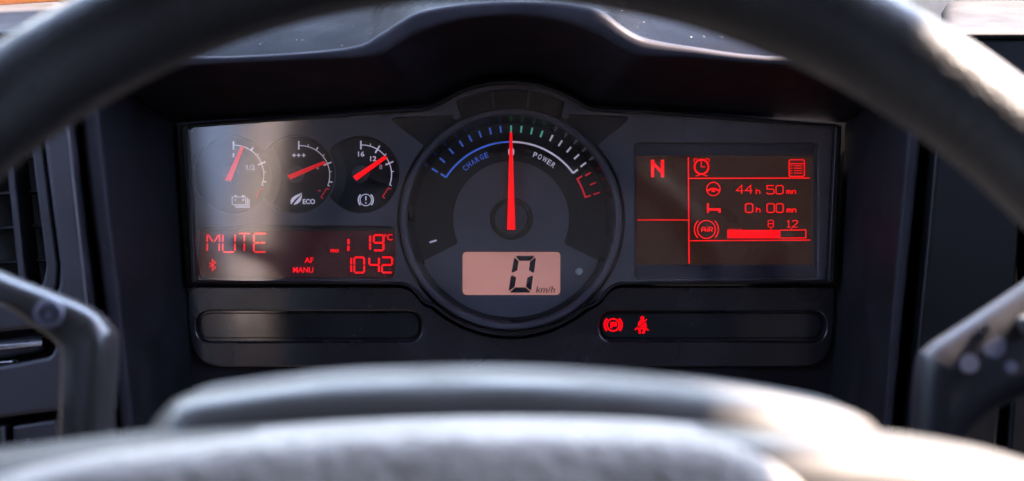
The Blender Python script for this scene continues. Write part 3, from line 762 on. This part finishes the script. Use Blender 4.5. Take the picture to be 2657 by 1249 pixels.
slab('rotary_ring', [rounded([(2650, 830), (2720, 790), (2740, 840), (2670, 880)], 15)], -.379, .02, 'hubtrim', ws_, .003, 3)

# ================================================================== STEERING WHEEL
wheel = thing('steering_wheel', 'black leather truck steering wheel with a sunlit grey hub in the foreground', 'steering wheel')
WC = Vector((-.0085, -.5475, -.1045)); WA = math.radians(25); WR, Wr = .225, .0169
e1 = Vector((1, 0, 0)); e2 = Vector((0, math.sin(WA), math.cos(WA))); e3 = e1.cross(e2)
V, F = [], []
NU, NV = 220, 40
for i in range(NU):
    a = 2 * math.pi * i / NU; rad_ = e1 * math.cos(a) + e2 * math.sin(a)
    for j in range(NV):
        b = 2 * math.pi * j / NV
        V.append(WC + rad_ * (WR + Wr * math.cos(b)) + e3 * Wr * 1.06 * math.sin(b))
for i in range(NU):
    for j in range(NV):
        F.append((i * NV + j, ((i + 1) % NU) * NV + j, ((i + 1) % NU) * NV + (j + 1) % NV, i * NV + (j + 1) % NV))
add('rim', fix_normals(raw(V, F)), 'leather', wheel, 180)

def dome(name, outline, y_edge, y_front, wpx, mat, parent, tx0, tx1, ty, skirt=.03, lean=0.0, smooth=70, n=5):
    """rounded shell: from its outline it curves forward within wpx, then runs on flat to a target line below the frame"""
    ol = smooth_line(outline, n)
    V = []
    rows = [[P(*o, y_edge) + Vector((0, skirt, 0)) for o in ol]]
    for v in (0, .015, .04, .08, .13, .2, .28, .38, .5, .65, .8, 1):
        r = []
        for o in ol:
            t = Vector((min(max(o[0], tx0), tx1), ty)); d = t - Vector(o); dist = d.length * v
            q = Vector(o) + d * v
            s = min(dist / wpx, 1); h = math.sqrt(1 - (1 - s) ** 2)
            r.append(P(q.x, q.y, y_edge + (y_front - y_edge) * h - lean * dist / 1000))
        rows.append(r)
    return add(name, fix_normals(loft(rows)), mat, parent, smooth)

dome('upper_trim', [(352, 1214), (368, 1154), (392, 1106), (428, 1060), (470, 1030), (560, 1012), (800, 982), (1000, 971), (1300, 967), (1600, 980), (1900, 1009), (2120, 1044), (2230, 1074), (2285, 1116), (2312, 1164), (2322, 1224)],
     -.505, -.530, 130, 'hubtrim', wheel, 560, 2060, 1700)
dome('hub_shell', [(-500, 1278), (-200, 1216), (0, 1190), (180, 1168), (350, 1149), (700, 1122), (1000, 1108), (1300, 1102), (1650, 1109), (1900, 1124), (2100, 1136), (2250, 1146), (2400, 1158), (2550, 1181), (2700, 1216), (3000, 1316), (3200, 1416)],
     -.548, -.568, 150, 'hubtrim', wheel, 0, 2600, 1900)
dome('airbag_cover', [(-300, 1344), (-60, 1254), (150, 1204), (350, 1176), (700, 1142), (1000, 1124), (1300, 1117), (1600, 1122), (1800, 1136), (1920, 1162), (2010, 1204), (2080, 1259), (2150, 1354)],
     -.566, -.578, 70, 'hubpad', wheel, 200, 1900, 1900)
for s in (-1, 1):
    a = WC + e1 * s * .10; b = WC + e1 * s * .222
    V = []
    for q, hw in ((a, .032), (b, .022)):
        for u, v in ((-1, -1), (1, -1), (1, 1), (-1, 1)): V.append(q + e2 * u * hw + e3 * v * .006)
    add('spoke', fix_normals(raw(V, [(0, 1, 2, 3), (4, 5, 6, 7), (0, 1, 5, 4), (1, 2, 6, 5), (2, 3, 7, 6), (3, 0, 4, 7)])), 'hubtrim', wheel)

# ================================================================== place everything made so far: cluster frame -> cab frame
def descend(o):
    for c in o.children:
        yield c; yield from descend(c)
for root in [o for o in scene.objects if o.parent is None and o.type in {'EMPTY', 'MESH'}]:
    meshes = [o for o in [root, *descend(root)] if o.type == 'MESH']
    co = [v.co for o in meshes for v in o.data.vertices]
    base = Vector(((min(c.x for c in co) + max(c.x for c in co)) / 2, (min(c.y for c in co) + max(c.y for c in co)) / 2, min(c.z for c in co)))
    if root.type == 'MESH': root.data.transform(Matrix.Translation(-base))
    for c in root.children: c.location = -base
    root.matrix_world = M @ Matrix.Translation(base)

# ================================================================== THE CAB round the driver: unseen shell, its edges and openings set to cut sun and sky
def cab_box(name, x0, x1, y0, y1, z0, z1, mat):
    V = [(x, y, z) for x in (x0, x1) for y in (y0, y1) for z in (z0, z1)]
    F = [(0, 1, 3, 2), (4, 6, 7, 5), (0, 4, 5, 1), (2, 3, 7, 6), (0, 2, 6, 4), (1, 5, 7, 3)]
    o = add(name, fix_normals(raw(V, F)), mat); o['kind'] = 'structure'; return o
XL, XR, YB, ZR = -.80, .79, -1.55, 2.30
cab_box('cab_roof', XL, XR, YB, .48, ZR, ZR + .03, 'cabin')
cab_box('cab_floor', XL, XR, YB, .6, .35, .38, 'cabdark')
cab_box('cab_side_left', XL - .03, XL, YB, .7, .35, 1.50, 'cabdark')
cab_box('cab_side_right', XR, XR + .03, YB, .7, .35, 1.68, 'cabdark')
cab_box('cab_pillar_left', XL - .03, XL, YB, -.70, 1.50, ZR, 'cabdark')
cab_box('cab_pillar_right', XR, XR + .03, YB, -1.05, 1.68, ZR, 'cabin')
# rear wall with one unseen window added for the reflection: corners found by following the mirror image in the dial cover back to the wall
mi = M.inverted()
def mirror_hit(px, py, ywall):
    g = P(px, py, -.0072); c = Vector((0, -D, 0)); d = (g - c); d.y = -d.y
    gw = M @ g; dw = (M.to_3x3() @ d).normalized()
    t = (ywall - gw.y) / dw.y
    return gw + dw * t
win = [mirror_hit(*q, YB) for q in ((480, 250), (752, 250), (652, 1000), (640, 1000))]
wz = [(p.x, p.z) for p in win]
def rear_wall():
    cu = bpy.data.curves.new('c', 'CURVE'); cu.dimensions = '2D'; cu.fill_mode = 'BOTH'; cu.extrude = .015
    for lp in ([(XL, .35), (XR, .35), (XR, ZR), (XL, ZR)], wz):
        sp = cu.splines.new('POLY'); sp.points.add(len(lp) - 1); sp.use_cyclic_u = True
        for q, (x, z) in zip(sp.points, lp): q.co = (x, z, 0, 1)
    o = bpy.data.objects.new('c', cu); scene.collection.objects.link(o); me = bpy.data.meshes.new_from_object(o)
    bpy.data.objects.remove(o); bpy.data.curves.remove(cu)
    me.transform(Matrix.Translation((0, YB, 0)) @ Matrix.Rotation(math.radians(90), 4, 'X'))
    o = add('cab_rear_wall', me, 'cabrear'); o['kind'] = 'structure'
rear_wall()
post = [mirror_hit(*q, YB + .06) for q in ((478, 150), (640, 1100))]  # unseen dark post added to blacken the left edge of the reflection
add('dark_mirror_post', fix_normals(raw([(XL, YB + .03, ZR), (post[0].x, YB + .03, post[0].z), (post[1].x, YB + .03, post[1].z), (XL, YB + .03, post[1].z),
    (XL, YB + .06, ZR), (post[0].x, YB + .06, post[0].z), (post[1].x, YB + .06, post[1].z), (XL, YB + .06, post[1].z)],
    [(0, 1, 2, 3), (4, 5, 6, 7), (0, 1, 5, 4), (1, 2, 6, 5), (2, 3, 7, 6), (3, 0, 4, 7)])), 'ventblack')['kind'] = 'structure'
# made-up beige upright behind the truck, added for the dial cover to mirror
cl, cr = [[mirror_hit(px, py, -7.0) for px, py in q] for q in (((625, 250), (610, 420), (585, 620), (570, 1000)), ((715, 250), (690, 420), (645, 620), (625, 1000)))]
rows = []
for a, b in zip(smooth_line([tuple(p) for p in cl], 4), smooth_line([tuple(p) for p in cr], 4)):
    a, b = Vector(a), Vector(b)
    rows.append([a + Vector((0, -.6, 0)), a, a.lerp(b, .5) + Vector((0, .05, 0)), b, b + Vector((0, -.6, 0))])
refl_obj = add('mirrored_upright', fix_normals(loft(rows)), 'mirrorbeige', None, 30)
refl_obj['label'] = 'added beige upright seen only as a blurred pale reflection over the battery gauge'; refl_obj['category'] = 'pillar'
# ground outside
gv = [(-60, -60, -.9), (60, -60, -.9), (60, 60, -.9), (-60, 60, -.9)]
gr = add('ground', raw(gv, [(0, 1, 2, 3)]), 'asphalt'); gr['kind'] = 'structure'
